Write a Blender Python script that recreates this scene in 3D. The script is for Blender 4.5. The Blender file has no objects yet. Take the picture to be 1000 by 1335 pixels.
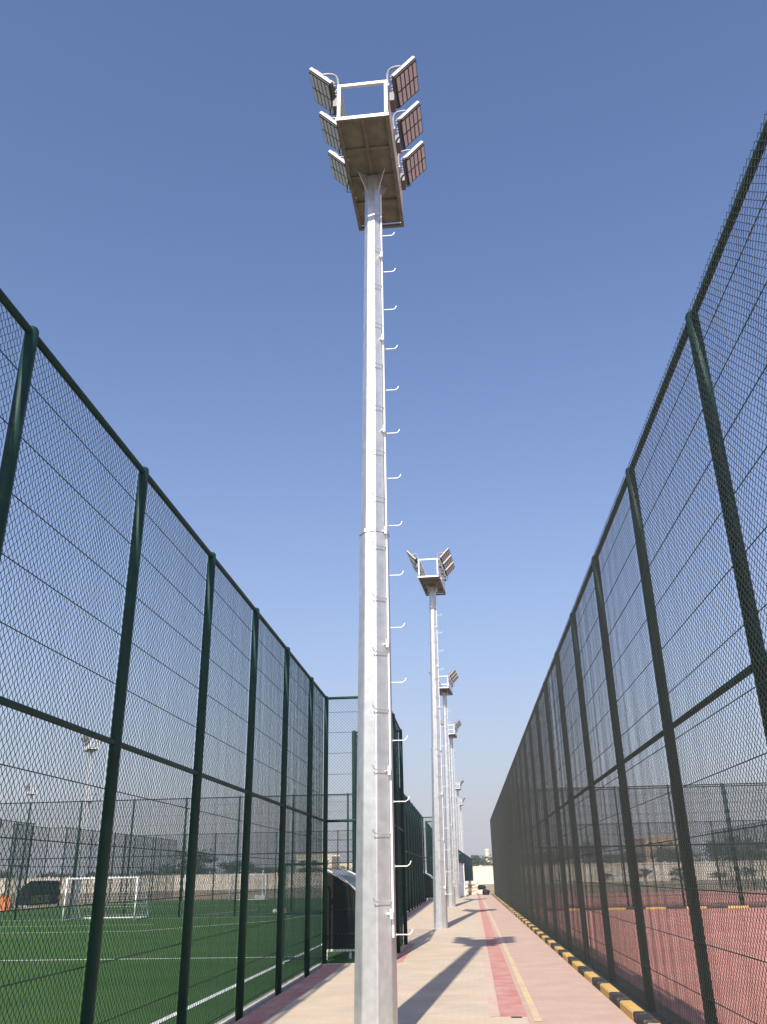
import bpy, math, random
import numpy as np
from mathutils import Vector, Matrix

random.seed(7)
rng = np.random.default_rng(7)
S = bpy.context.scene
COL = S.collection
R = math.radians

# ------------------------------------------------------------------ camera
EYE = 1.6
PITCH, YAW, ROLL = R(23.25), R(-4.836), R(1.133)
fwd = Vector((math.sin(YAW)*math.cos(PITCH), math.cos(YAW)*math.cos(PITCH), math.sin(PITCH)))
rgt0 = Vector((math.cos(YAW), -math.sin(YAW), 0))
dwn0 = fwd.cross(rgt0)
rgt = math.cos(ROLL)*rgt0 + math.sin(ROLL)*dwn0
dwn = -math.sin(ROLL)*rgt0 + math.cos(ROLL)*dwn0
cam = bpy.data.cameras.new('camera')
cam.sensor_fit = 'VERTICAL'
cam.sensor_height = 36.0
cam.lens = 1105.1/1335*36.0
cam.clip_start = 0.05
cam.clip_end = 3000
camo = bpy.data.objects.new('camera', cam)
COL.objects.link(camo)
up = -dwn
camo.matrix_world = Matrix(((rgt.x, up.x, -fwd.x, 0), (rgt.y, up.y, -fwd.y, 0), (rgt.z, up.z, -fwd.z, EYE), (0, 0, 0, 1)))
S.camera = camo

# ------------------------------------------------------------------ sky, sun, exposure
SUN_EL, SUN_AZ = R(39.5), R(4.6)          # the sun stands behind the camera, a little to the left
to_sun = Vector((-math.sin(SUN_AZ)*math.cos(SUN_EL), -math.cos(SUN_AZ)*math.cos(SUN_EL), math.sin(SUN_EL)))
W = bpy.data.worlds.new('World')
S.world = W
W.use_nodes = True
nt = W.node_tree
nt.nodes.clear()
sky = nt.nodes.new('ShaderNodeTexSky')
sky.sky_type = 'NISHITA'
sky.sun_disc = False
sky.sun_elevation = SUN_EL
sky.sun_rotation = math.atan2(to_sun.x, to_sun.y)
sky.altitude = 0
sky.air_density = 1.5
sky.dust_density = 1.5
sky.ozone_density = 6.0
bg = nt.nodes.new('ShaderNodeBackground')
bg.inputs['Strength'].default_value = 0.096
wo = nt.nodes.new('ShaderNodeOutputWorld')
tint = nt.nodes.new('ShaderNodeMix'); tint.data_type = 'RGBA'; tint.blend_type = 'MULTIPLY'
tint.inputs['Factor'].default_value = 1.0
tint.inputs['B'].default_value = (0.98, 0.93, 1.07, 1)
nt.links.new(sky.outputs[0], tint.inputs['A'])
# dusty air low over the horizon, the same in every direction: fac = 0.8 exp(-z / 0.2)
wtc = nt.nodes.new('ShaderNodeTexCoord')
wsx = nt.nodes.new('ShaderNodeSeparateXYZ')
nt.links.new(wtc.outputs['Generated'], wsx.inputs[0])
def wmath(op, a, b):
    q = nt.nodes.new('ShaderNodeMath'); q.operation = op
    for i, v in enumerate((a, b)):
        if hasattr(v, 'links'): nt.links.new(v, q.inputs[i])
        else: q.inputs[i].default_value = v
    return q.outputs[0]
wz = wmath('MAXIMUM', wsx.outputs['Z'], 0.0)
wf = wmath('MULTIPLY', wmath('POWER', math.e, wmath('MULTIPLY', wz, -4.4)), 0.9)
dust = nt.nodes.new('ShaderNodeMix'); dust.data_type = 'RGBA'
nt.links.new(wf, dust.inputs['Factor'])
nt.links.new(tint.outputs['Result'], dust.inputs['A'])
dust.inputs['B'].default_value = (3.6, 3.6, 4.2, 1)
nt.links.new(dust.outputs['Result'], bg.inputs[0])
nt.links.new(bg.outputs[0], wo.inputs[0])
sl = bpy.data.lights.new('sun', 'SUN')
sl.energy = 4.0
sl.angle = R(0.53)
sl.color = (1.0, 0.95, 0.87)
so = bpy.data.objects.new('sun', sl)
COL.objects.link(so)
so.rotation_euler = to_sun.to_track_quat('Z', 'Y').to_euler()
so.location = (0, 0, 60)
vs = S.view_settings
vs.view_transform = 'Standard'
vs.look = 'None'
vs.exposure = 0.65
vs.gamma = 1.0
vs.use_curve_mapping = False
S.cycles.max_bounces = 6
S.cycles.transparent_max_bounces = 16

# ------------------------------------------------------------------ materials
MATS = {}
def mat(name, col, rough=0.6, metal=0.0, spec=0.3, var=0.0, vscale=4.0, bump=0.0, bscale=60.0, detail=4.0,
        col2=None, alpha=None, stretch=None):
    m = bpy.data.materials.new(name)
    m.use_nodes = True
    n, l = m.node_tree.nodes, m.node_tree.links
    b = n['Principled BSDF']
    b.inputs['Roughness'].default_value = rough
    b.inputs['Metallic'].default_value = metal
    b.inputs['Specular IOR Level'].default_value = spec
    b.inputs['Base Color'].default_value = (*col, 1)
    tc = n.new('ShaderNodeTexCoord')
    src = tc.outputs['Object']
    if stretch:
        mp = n.new('ShaderNodeMapping')
        mp.inputs['Scale'].default_value = stretch
        l.new(src, mp.inputs['Vector'])
        src = mp.outputs[0]
    if var > 0:
        nz = n.new('ShaderNodeTexNoise')
        nz.inputs['Scale'].default_value = vscale
        nz.inputs['Detail'].default_value = detail
        l.new(src, nz.inputs['Vector'])
        rp = n.new('ShaderNodeValToRGB')
        c2 = col2 if col2 else tuple(c*(1-var) for c in col)
        c1 = col if col2 else tuple(min(1, c*(1+var)) for c in col)
        rp.color_ramp.elements[0].position = 0.3
        rp.color_ramp.elements[1].position = 0.7
        rp.color_ramp.elements[0].color = (*c2, 1)
        rp.color_ramp.elements[1].color = (*c1, 1)
        l.new(nz.outputs['Fac'], rp.inputs['Fac'])
        l.new(rp.outputs['Color'], b.inputs['Base Color'])
    if bump > 0:
        nb = n.new('ShaderNodeTexNoise')
        nb.inputs['Scale'].default_value = bscale
        nb.inputs['Detail'].default_value = 3
        l.new(src, nb.inputs['Vector'])
        bp = n.new('ShaderNodeBump')
        bp.inputs['Strength'].default_value = bump
        bp.inputs['Distance'].default_value = 0.02
        l.new(nb.outputs['Fac'], bp.inputs['Height'])
        l.new(bp.outputs[0], b.inputs['Normal'])
    if alpha is not None:
        b.inputs['Alpha'].default_value = alpha
    MATS[name] = m
    return m

def mix_col(m, fac_out, colour, amount):
    """lay a second colour over a material's base colour where fac_out is high"""
    n, l = m.node_tree.nodes, m.node_tree.links
    b = n['Principled BSDF']
    mx = n.new('ShaderNodeMix')
    mx.data_type = 'RGBA'
    mm = n.new('ShaderNodeMath')
    mm.operation = 'MULTIPLY'
    mm.inputs[1].default_value = amount
    mm.use_clamp = True
    l.new(fac_out, mm.inputs[0])
    l.new(mm.outputs[0], mx.inputs['Factor'])
    old = b.inputs['Base Color']
    if old.is_linked:
        l.new(old.links[0].from_socket, mx.inputs['A'])
    else:
        mx.inputs['A'].default_value = old.default_value
    mx.inputs['B'].default_value = (*colour, 1)
    l.new(mx.outputs['Result'], old)

def patches(m, scale, lo, hi, colour, amount, detail=5.0, stretch=None):
    n, l = m.node_tree.nodes, m.node_tree.links
    tc = n.new('ShaderNodeTexCoord')
    src = tc.outputs['Object']
    if stretch:
        mp = n.new('ShaderNodeMapping')
        mp.inputs['Scale'].default_value = stretch
        l.new(src, mp.inputs['Vector'])
        src = mp.outputs[0]
    nz = n.new('ShaderNodeTexNoise')
    nz.inputs['Scale'].default_value = scale
    nz.inputs['Detail'].default_value = detail
    nz.inputs['Roughness'].default_value = 0.65
    l.new(src, nz.inputs['Vector'])
    mr = n.new('ShaderNodeMapRange')
    mr.inputs['From Min'].default_value = lo
    mr.inputs['From Max'].default_value = hi
    l.new(nz.outputs['Fac'], mr.inputs['Value'])
    mix_col(m, mr.outputs[0], colour, amount)

GALV = mat('galvanised_steel', (0.60, 0.61, 0.60), rough=0.42, metal=0.74, spec=0.5, var=0.10, vscale=9, bump=0.06, bscale=35)
patches(GALV, 2.2, 0.52, 0.72, (0.40, 0.41, 0.41), 0.6, stretch=(3, 3, 0.5))
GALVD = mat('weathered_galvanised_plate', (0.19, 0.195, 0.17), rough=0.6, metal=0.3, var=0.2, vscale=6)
STEEL = mat('white_galvanised_frame', (0.80, 0.80, 0.78), rough=0.45, metal=0.1, spec=0.5, var=0.05, vscale=12)
GREEN = mat('green_painted_steel', (0.005, 0.036, 0.028), rough=0.55, spec=0.25, var=0.25, vscale=3, bump=0.05)
patches(GREEN, 6, 0.6, 0.75, (0.02, 0.055, 0.045), 0.5)
WIRE2 = mat('grey_green_wire', (0.050, 0.056, 0.046), rough=0.6, spec=0.3)  # right fence wire, greyer and paler than the left
BROWN = mat('dark_brown_bed', (0.10, 0.075, 0.055), rough=0.95, var=0.3, vscale=6)
WIRE = mat('green_coated_wire', (0.010, 0.040, 0.032), rough=0.5, spec=0.35)
CONC = mat('beige_concrete', (0.60, 0.48, 0.345), rough=0.9, spec=0.15, var=0.10, vscale=1.3, bump=0.15, bscale=90, detail=8)
patches(CONC, 0.6, 0.55, 0.75, (0.45, 0.36, 0.27), 0.55)
patches(CONC, 0.9, 0.48, 0.68, (0.60, 0.43, 0.325), 0.6)
patches(CONC, 14, 0.66, 0.72, (0.30, 0.23, 0.17), 0.5)
PINK = mat('pink_paving', (0.55, 0.38, 0.295), rough=0.9, spec=0.15, var=0.09, vscale=1.8, bump=0.15, bscale=90, detail=8)
patches(PINK, 0.8, 0.5, 0.7, (0.57, 0.43, 0.33), 0.7)
patches(PINK, 12, 0.66, 0.72, (0.33, 0.21, 0.17), 0.5)
REDP = mat('worn_red_paint', (0.52, 0.215, 0.18), rough=0.85, spec=0.15, var=0.10, vscale=3, bump=0.1, detail=8)
patches(REDP, 2.2, 0.40, 0.64, (0.56, 0.36, 0.29), 0.8, detail=9)
FADE = mat('faded_red_paint', (0.60, 0.40, 0.31), rough=0.9, spec=0.15, var=0.06, vscale=3, detail=8)
patches(FADE, 3.0, 0.38, 0.6, (0.59, 0.475, 0.345), 0.95, detail=9)
YELL = mat('worn_yellow_paint', (0.68, 0.49, 0.26), rough=0.8, spec=0.2, var=0.08, vscale=3)
patches(YELL, 2.2, 0.42, 0.58, (0.56, 0.43, 0.32), 0.9, detail=9)
KYEL = mat('yellow_kerb_paint', (0.66, 0.41, 0.09), rough=0.65, var=0.10, vscale=5)
patches(KYEL, 7, 0.50, 0.66, (0.45, 0.36, 0.24), 0.8, detail=8)
KBLK = mat('black_kerb_paint', (0.035, 0.033, 0.032), rough=0.7, var=0.2, vscale=6)
patches(KBLK, 7, 0.54, 0.7, (0.30, 0.25, 0.19), 0.7, detail=8)
EDGE = mat('pale_concrete_edging', (0.50, 0.46, 0.38), rough=0.9, var=0.12, vscale=4)
WALLC = mat('pale_boundary_wall', (0.62, 0.55, 0.45), rough=0.9, var=0.10, vscale=0.6)
EARTH = mat('dry_earth', (0.36, 0.27, 0.185), rough=0.95, spec=0.1, var=0.18, vscale=0.12, detail=8)
patches(EARTH, 0.05, 0.5, 0.65, (0.20, 0.20, 0.11), 0.7)
WHITE = mat('white_line_paint', (0.78, 0.78, 0.74), rough=0.8, var=0.06, vscale=6)
WHITEM = mat('white_enamel', (0.80, 0.80, 0.78), rough=0.4, var=0.04)
COURT = mat('red_court_surface', (0.50, 0.215, 0.165), rough=0.9, spec=0.15, var=0.12, vscale=0.5, bump=0.1, detail=8)
patches(COURT, 0.35, 0.5, 0.7, (0.56, 0.29, 0.225), 0.7)
DARK = mat('black_housing', (0.018, 0.018, 0.02), rough=0.5)
ALU = mat('dark_cast_aluminium', (0.12, 0.12, 0.125), rough=0.5, metal=0.2)
YOKE = mat('grey_yoke_steel', (0.45, 0.45, 0.45), rough=0.5, metal=0.2)
LALU = mat('sunlit_edge_and_pale_rail', (0.42, 0.42, 0.42), rough=0.5, metal=0.1)  # grey for the dugout rail; on lamps the paleness stands for sunlight
LENS = mat('led_lens', (0.50, 0.49, 0.49), rough=0.3, spec=0.6, var=0.18, vscale=40)
SHELL = mat('smoked_shelter_sheet', (0.16, 0.165, 0.175), rough=0.28, spec=0.6, var=0.1)
SHELLIN = mat('dark_shelter_panel', (0.012, 0.012, 0.011), rough=0.7, spec=0.15, var=0.2)
SEAT = mat('blue_plastic_seat', (0.03, 0.05, 0.12), rough=0.5)
LETT = mat('yellow_lettering', (0.45, 0.34, 0.05), rough=0.7)
WORN = mat('worn_court_line', (0.54, 0.33, 0.27), rough=0.9, var=0.15, vscale=3)
ORNG = mat('orange_plastic', (0.65, 0.20, 0.05), rough=0.55)
NETM = mat('white_net_cord', (0.45, 0.45, 0.44), rough=0.8)
BARK = mat('brown_bark', (0.09, 0.065, 0.045), rough=0.9, var=0.3)
LEAF = mat('dusty_leaf', (0.060, 0.080, 0.042), rough=0.7, var=0.35, vscale=0.7)
LEAF2 = mat('olive_leaf', (0.085, 0.090, 0.055), rough=0.7, var=0.35, vscale=0.7)
PLAST = mat('cream_plaster', (0.68, 0.58, 0.42), rough=0.9, var=0.06)
PLASTB = mat('brown_plaster', (0.40, 0.26, 0.18), rough=0.9, var=0.1)
GLASS = mat('dark_window_glass', (0.03, 0.035, 0.045), rough=0.1, spec=0.6)
SACK = mat('pale_woven_sack', (0.62, 0.52, 0.42), rough=0.9, var=0.15, vscale=5, bump=0.3, bscale=15)
BAGB = mat('black_rubbish_bag', (0.012, 0.012, 0.013), rough=0.65, var=0.2)
HILL = mat('hazy_rock', (0.20, 0.19, 0.19), rough=1.0, var=0.15, vscale=0.05)

# artificial turf: short fibre grain, faint rolled strips and directional darker seams
TURF = mat('artificial_turf', (0.048, 0.112, 0.020), rough=0.9, spec=0.12, var=0.22, vscale=7.0, bump=0.9, bscale=70, detail=8)
def _turf():
    n, l = TURF.node_tree.nodes, TURF.node_tree.links
    tc = n.new('ShaderNodeTexCoord')
    wv = n.new('ShaderNodeTexWave')
    wv.bands_direction = 'Y'
    wv.inputs['Scale'].default_value = 0.25/3.7*math.pi/2
    wv.inputs['Distortion'].default_value = 0.6
    wv.inputs['Detail'].default_value = 2
    l.new(tc.outputs['Object'], wv.inputs['Vector'])
    mix_col(TURF, wv.outputs['Fac'], (0.034, 0.092, 0.018), 0.6)
_turf()
patches(TURF, 0.28, 0.45, 0.62, (0.075, 0.125, 0.030), 0.6)
patches(TURF, 0.9, 0.5, 0.75, (0.065, 0.13, 0.032), 0.7)

# small block paving grain for the walk (blocks too small to tell apart from here)
def _blocks(m, dark):
    n, l = m.node_tree.nodes, m.node_tree.links
    tc = n.new('ShaderNodeTexCoord')
    br = n.new('ShaderNodeTexBrick')
    br.inputs['Scale'].default_value = 1.0
    br.inputs['Brick Width'].default_value = 0.2
    br.inputs['Row Height'].default_value = 0.1
    br.inputs['Mortar Size'].default_value = 0.006
    br.inputs['Color1'].default_value = (0, 0, 0, 1)
    br.inputs['Color2'].default_value = (0.45, 0.45, 0.45, 1)
    br.inputs['Mortar'].default_value = (1, 1, 1, 1)
    l.new(tc.outputs['Object'], br.inputs['Vector'])
    mix_col(m, br.outputs['Color'], dark, 0.38)
_blocks(CONC, (0.42, 0.33, 0.25))
_blocks(PINK, (0.42, 0.27, 0.22))

# ------------------------------------------------------------------ mesh helpers
class MB:
    def __init__(s):
        s.v, s.f = [], []
    def add(s, vs, fs):
        o = len(s.v)
        s.v += [tuple(p) for p in vs]
        s.f += [tuple(i+o for i in f) for f in fs]
        return s
    def box(s, x0, x1, y0, y1, z0, z1):
        vs = [(x, y, z) for z in (z0, z1) for y in (y0, y1) for x in (x0, x1)]
        return s.add(vs, [(0, 2, 3, 1), (4, 5, 7, 6), (0, 1, 5, 4), (2, 6, 7, 3), (0, 4, 6, 2), (1, 3, 7, 5)])
    def obox(s, c, ax, ay, az, hx, hy, hz):
        c, ax, ay, az = Vector(c), Vector(ax), Vector(ay), Vector(az)
        vs = [c + ax*hx*i + ay*hy*j + az*hz*k for k in (-1, 1) for j in (-1, 1) for i in (-1, 1)]
        return s.add(vs, [(0, 2, 3, 1), (4, 5, 7, 6), (0, 1, 5, 4), (2, 6, 7, 3), (0, 4, 6, 2), (1, 3, 7, 5)])
    def tube(s, pts, r, n=8, cap=True, rot=0.0):
        pts = [Vector(p) for p in pts]
        rs = r if isinstance(r, (list, tuple)) else [r]*len(pts)
        d0 = (pts[1]-pts[0]).normalized()
        ref = Vector((0, 0, 1)) if abs(d0.z) < 0.9 else Vector((0, -1, 0))
        a = (ref - d0*ref.dot(d0)).normalized()
        vs, fs = [], []
        for i, p in enumerate(pts):
            d = (pts[min(i+1, len(pts)-1)] - pts[max(i-1, 0)]).normalized()
            a = (a - d*a.dot(d)).normalized()
            b = d.cross(a)
            for k in range(n):
                t = 2*math.pi*k/n + rot
                vs.append(p + (a*math.cos(t) + b*math.sin(t))*rs[i])
        for i in range(len(pts)-1):
            for k in range(n):
                q = (k+1) % n
                fs.append((i*n+k, i*n+q, (i+1)*n+q, (i+1)*n+k))
        if cap:
            fs.append(tuple(reversed(range(n))))
            m = (len(pts)-1)*n
            fs.append(tuple(m+k for k in range(n)))
        return s.add(vs, fs)
    def mesh(s, name, m, smooth=False):
        me = bpy.data.meshes.new(name)
        me.from_pydata(s.v, [], s.f)
        me.materials.append(m)
        if smooth:
            for p in me.polygons:
                p.use_smooth = True
        me.update()
        return me
    def build(s, name, m, parent=None, smooth=False):
        return link(name, s.mesh(name, m, smooth), parent)

def link(name, me, parent=None, loc=None, rz=None):
    o = bpy.data.objects.new(name, me)
    COL.objects.link(o)
    if parent:
        o.parent = parent
    if loc is not None:
        o.location = loc
    if rz is not None:
        o.rotation_euler = (0, 0, rz)
    return o

def tag(o, label=None, cat=None, group=None, kind=None):
    if label: o['label'] = label
    if cat: o['category'] = cat
    if group: o['group'] = group
    if kind: o['kind'] = kind
    return o

def thing(name, label, cat, loc=(0, 0, 0), rz=0.0, group=None):
    o = link(name, None, None, loc, rz)
    o.empty_display_size = 0.2
    return tag(o, label, cat, group)

def copy_tree(o, parent=None):
    c = o.copy()
    COL.objects.link(c)
    c.parent = parent
    for ch in list(o.children):
        copy_tree(ch, c)
    return c

def bevel(o, w=0.01, seg=1):
    b = o.modifiers.new('bevel', 'BEVEL')
    b.width = w
    b.segments = seg
    b.limit_method = 'ANGLE'
    return o

def sheet(name, quad, z, m, parent=None, thick=0.0):
    """a flat area given by its outline points (x, y)"""
    n = len(quad)
    mb = MB()
    top = [(x, y, z) for x, y in quad]
    if thick:
        bot = [(x, y, z-thick) for x, y in quad]
        mb.add(top+bot, [tuple(range(n)), tuple(reversed(range(n, 2*n)))] +
               [(n+i, n+(i+1) % n, (i+1) % n, i) for i in range(n)])
    else:
        mb.add(top, [tuple(range(n))])
    return mb.build(name, m, parent)

# ------------------------------------------------------------------ ground, walk, fields
XL, XR, XB, XK = -2.98, 2.13, -1.68, 1.82       # left fence, right fence, bump-out fence, kerb face
HL, ML, HR, MR = 5.32, 2.70, 5.91, 2.94
g = sheet('ground', [(-900, -60), (900, -60), (900, 1500), (-900, 1500)], -0.06, EARTH)
tag(g, kind='structure')

walk = tag(link('path', None), kind='structure')
def px(x0, x1, y):                                # the walk's markings drift a little to the right with distance
    return x0 + (x1-x0)*(y-11.5)/(44-11.5)
def strip_x(y): return px(0.29, 0.46, min(y, 80))
def strip_x2(y): return px(0.61, 0.70, min(y, 80))
JOINT = 0.012
ys = [-6 + 4.05*k for k in range(23)]
for a, b in zip(ys[:-1], ys[1:]):
    a2, b2 = a, b-JOINT
    xb = XL
    o = sheet('concrete_slab', [(xb+0.05, a2), (strip_x(a2)-JOINT, a2), (strip_x(b2)-JOINT, b2), (xb+0.05, b2)], 0.0, CONC, walk, 0.055)
    o = sheet('pink_slab', [(strip_x2(a2)+JOINT, a2+1.3), (XK-0.004, a2+1.3), (XK-0.004, b2+1.3), (strip_x2(b2)+JOINT, b2+1.3)], 0.0, PINK, walk, 0.055)
sheet('joint_bed', [(XL+0.05, -6), (XK, -6), (XK, 87), (XL+0.05, 87)], -0.008, CONC, walk)
sheet('path_end', [(XL, 83.12), (XK+1, 84.45), (XK+1, 150), (XL, 150)], -0.02, EARTH, walk)
# painted red strip, in lengths, and the worn yellow line beside it
y0 = 12.0
while y0 < 80:
    y1 = y0 + 4.05 - JOINT
    sheet('red_strip', [(strip_x(y0), y0), (strip_x2(y0), y0), (strip_x2(y1), y1), (strip_x(y1), y1)], 0.002, REDP, walk, 0.057)
    y0 += 4.05
sheet('strip_base', [(strip_x(-6), -6), (strip_x2(-6), -6), (strip_x2(11.98), 11.98), (strip_x(11.98), 11.98)], 0.0, CONC, walk, 0.055)
yy = 12.0
while yy < 50:
    y1 = yy + 4.05 - JOINT
    sheet('faded_strip', [(strip_x(yy)-0.13, yy), (strip_x(yy)-0.012, yy), (strip_x(y1)-0.012, y1), (strip_x(y1)-0.13, y1)], 0.003, FADE, walk)
    yy += 4.05
sheet('strip_end', [(0.42, 11.90), (0.55, 11.90), (0.55, 11.97), (0.42, 11.97)], 0.006, DARK, walk)
sheet('yellow_line', [(px(0.68, 0.80, 11.6), 11.6), (px(0.77, 0.89, 11.6), 11.6), (px(0.77, 0.89, 80), 80), (px(0.68, 0.80, 80), 80)], 0.004, YELL, walk)
sheet('red_edging', [(XL+0.06, -6), (XL+0.40, -6), (XL+0.40, 18.9), (XL+0.06, 18.9)], 0.004, REDP, walk)
sheet('red_edging', [(XB+0.06, 18.9), (XB+0.25, 19.3), (XB+0.22, 24.2), (XB+0.06, 24.2)], 0.004, REDP, walk)
sheet('red_edging', [(XL+0.06, 24.4), (XL+0.36, 24.4), (XL+0.36, 62), (XL+0.06, 62)], 0.004, REDP, walk)

# kerb of alternately painted blocks
kerb = tag(link('kerb', None), kind='structure')
def kerb_mesh(m):
    mb = MB()
    L = 0.892
    prof = [(0, -0.05), (0, 0.08), (0.018, 0.098), (0.14, 0.098), (0.14, -0.05)]
    n = len(prof)
    mb.add([(x, 0, z) for x, z in prof] + [(x, L, z) for x, z in prof],
           [tuple(range(n)), tuple(reversed(range(n, 2*n)))] + [(i, n+i, n+(i+1) % n, (i+1) % n) for i in range(n)])
    return mb.mesh('kerb_block', m)
KM = [kerb_mesh(KYEL), kerb_mesh(KBLK)]
k = 0
y = 11.65 - 0.9*16
while y < 79:
    o = link('kerb_block', KM[k % 2], kerb, (XK + random.uniform(-.006, .006), y, random.uniform(-.006, .004)))
    o.rotation_euler = (random.uniform(-.004, .004), 0, random.uniform(-.004, .004))
    y += 0.9
    k += 1
sheet('kerb_bed', [(XK+0.14, -4), (XR+0.25, -4), (XR+0.25, 79.6), (XK+0.14, 79.6)], 0.03, BROWN, kerb, 0.08)  # dark brown strip between kerb and court

# left football fields and right courts
turf = sheet('turf', [(-29.8, -6), (-3.13, -6), (-3.13, 43.6), (-29.8, 43.6)], -0.01, TURF)
tag(turf, kind='structure')
turf2 = tag(sheet('turf', [(-29.8, 43.6), (-3.13, 43.6), (-3.13, 80), (-29.8, 80)], -0.014, TURF), kind='structure')
sheet('dugout_turf', [(-3.13, 19.05), (XB-0.06, 19.05), (XB-0.06, 24.1), (-3.13, 24.1)], 0.006, TURF, turf)
for pts in ([(-3.13, -6), (-3.01, -6), (-3.01, 19.0), (-3.13, 19.0)], [(-3.13, 24.2), (-3.01, 24.2), (-3.01, 62.3), (-3.13, 62.3)],
            [(-3.01, 18.93), (XB+0.05, 18.93), (XB+0.05, 19.05), (-3.01, 19.05)]):
    sheet('edging', pts, 0.012, EDGE, turf, 0.06)
def line(x0, y0, x1, y1, w, par=turf, z=-0.004, m=None):
    d = Vector((x1-x0, y1-y0)).normalized()
    n = Vector((-d.y, d.x))*w/2
    sheet('white_line', [(x0-n.x, y0-n.y), (x1-n.x, y1-n.y), (x1+n.x, y1+n.y), (x0+n.x, y0+n.y)][::1], z, m or WHITE, par)
line(-3.93, -5, -3.90, 42.6, 0.10)
line(-28.8, 20.85, -3.98, 20.85, 0.10)
line(-28.8, 42.6, -3.86, 42.6, 0.10)
line(-21.5, 32.0, -11.6, 32.0, 0.10, z=-0.002)
line(-21.5, 32.0, -23.5, 42.5, 0.10, z=-0.0035)
line(-11.6, 32.06, -8.0, 38.4, 0.10, z=-0.0035)
line(-8.0, 38.4, -7.6, 42.5, 0.10, z=-0.003)
line(-28.8, 36.6, -12.6, 36.6, 0.09, z=-0.003)
line(-28.8, 46.0, -4.2, 46.0, 0.10, turf2, z=-0.006)
line(-28.8, 62.0, -4.2, 62.0, 0.10, turf2, z=-0.006)
line(-28.8, 77.0, -4.2, 77.0, 0.12, turf2, z=-0.006)
line(-13.5, 46.1, -12.0, 52.0, 0.10, turf2, z=-0.005)
court = tag(sheet('court', [(XR+0.25, -6), (46, -6), (46, 43.1), (XR+0.25, 43.1)], 0.012, COURT), kind='structure')
court2 = tag(sheet('court', [(XR+0.25, 44.6), (46, 44.6), (46, 77), (XR+0.25, 77)], 0.008, COURT), kind='structure')
line(5.2, 6, 5.85, 42, 0.04, court, 0.018, WORN)
y = 0
for i in range(30):                                  # low striped kerb at the far end of the near court
    o = link('kerb_block', KM[i % 2], kerb, (XR+0.35+0.9*i, 43.25, 0.0), -math.pi/2)
# bare ground strips beyond the fields
bare = tag(sheet('ground', [(2.4, 77.2), (60, 77.2), (60, 172), (2.4, 172)], -0.03, EARTH), kind='structure')

# ------------------------------------------------------------------ chain link fences
CL = {}
def chain_mesh(w, h, D=0.07, r=0.0028, m=None, amp=0.0015, var=0):
    m = m or WIRE
    key = (round(w, 3), round(h, 3), D, m.name, amp, var)
    if key in CL:
        return CL[key]
    if m is WIRE2:
        r = 0.0026
    s = D/2
    nc, nr = int(w/s), int(h/s)+1
    c = np.arange(nc)[:, None]
    j = np.arange(nr)[None, :]
    par = (j + c) % 2
    x = (c + par)*s + (w-nc*s)/2 + 0*j
    yv = np.where(par == 1, 0.003, -0.003)
    z = j*s + 0*c
    P = np.stack([x, yv, z], -1).astype(float)
    P += rng.normal(0, 0.0012, P.shape)
    for _ in range(7):                                # the fabric hangs a little wavy between the posts
        lam, ph, zc, zw = rng.uniform(0.22, 0.9), rng.uniform(0, 6.28), rng.uniform(0, h), rng.uniform(0.6, 2.5)
        bow = np.sin(np.pi*np.clip(P[..., 0]/w, 0, 1))
        P[..., 1] += amp*lam*1.6*bow*np.cos(2*np.pi*(P[..., 0]+0.06*P[..., 2])/lam+ph)*np.exp(-((P[..., 2]-zc)/zw)**2)
    off = np.array([[1.35*r*math.cos(a), r*math.sin(a), 0] for a in (0.5, 0.5+2*math.pi/3, 0.5+4*math.pi/3)])
    V = (P[:, :, None, :] + off[None, None]).reshape(-1, 3)
    base = (np.arange(nc)[:, None]*nr + np.arange(nr-1)[None, :])*3
    F = []
    for k in range(3):
        q = (k+1) % 3
        F.append(np.stack([base+k, base+q, base+3+q, base+3+k], -1).reshape(-1, 4))
    F = np.concatenate(F)
    me = bpy.data.meshes.new('chain_link')
    me.vertices.add(len(V))
    me.vertices.foreach_set('co', V.ravel())
    me.loops.add(F.size)
    me.loops.foreach_set('vertex_index', F.ravel().astype(np.int32))
    me.polygons.add(len(F))
    me.polygons.foreach_set('loop_start', np.arange(0, F.size, 4, dtype=np.int32))
    me.materials.append(m)
    me.update(calc_edges=True)
    CL[key] = me
    return me

PM = {}
def post_mesh(r, h):
    k = ('post', r, h)
    if k not in PM:
        mb = MB()
        mb.tube([(0, 0, -0.1), (0, 0, h), (0, 0, h+0.025), (0, 0, h+0.04)], [r, r, r*0.8, r*0.25], 14)
        PM[k] = mb.mesh('post', GREEN, True)
    return PM[k]
def clamp_mesh(r):
    k = ('clamp', r)
    if k not in PM:
        mb = MB()
        mb.tube([(0, 0, -0.025), (0, 0, 0.025)], r*1.12, 12)
        mb.box(-r*0.3, r*0.3, r, r*1.9, -0.02, 0.02)
        PM[k] = mb.mesh('clamp', GREEN)
    return PM[k]
def bar_mesh(L, r, m, n=8):
    k = ('bar', round(L, 3), r, m.name)
    if k not in PM:
        PM[k] = MB().tube([(0, 0, 0), (L, 0, 0)], r, n).mesh('rail', m, True)
    return PM[k]

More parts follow.
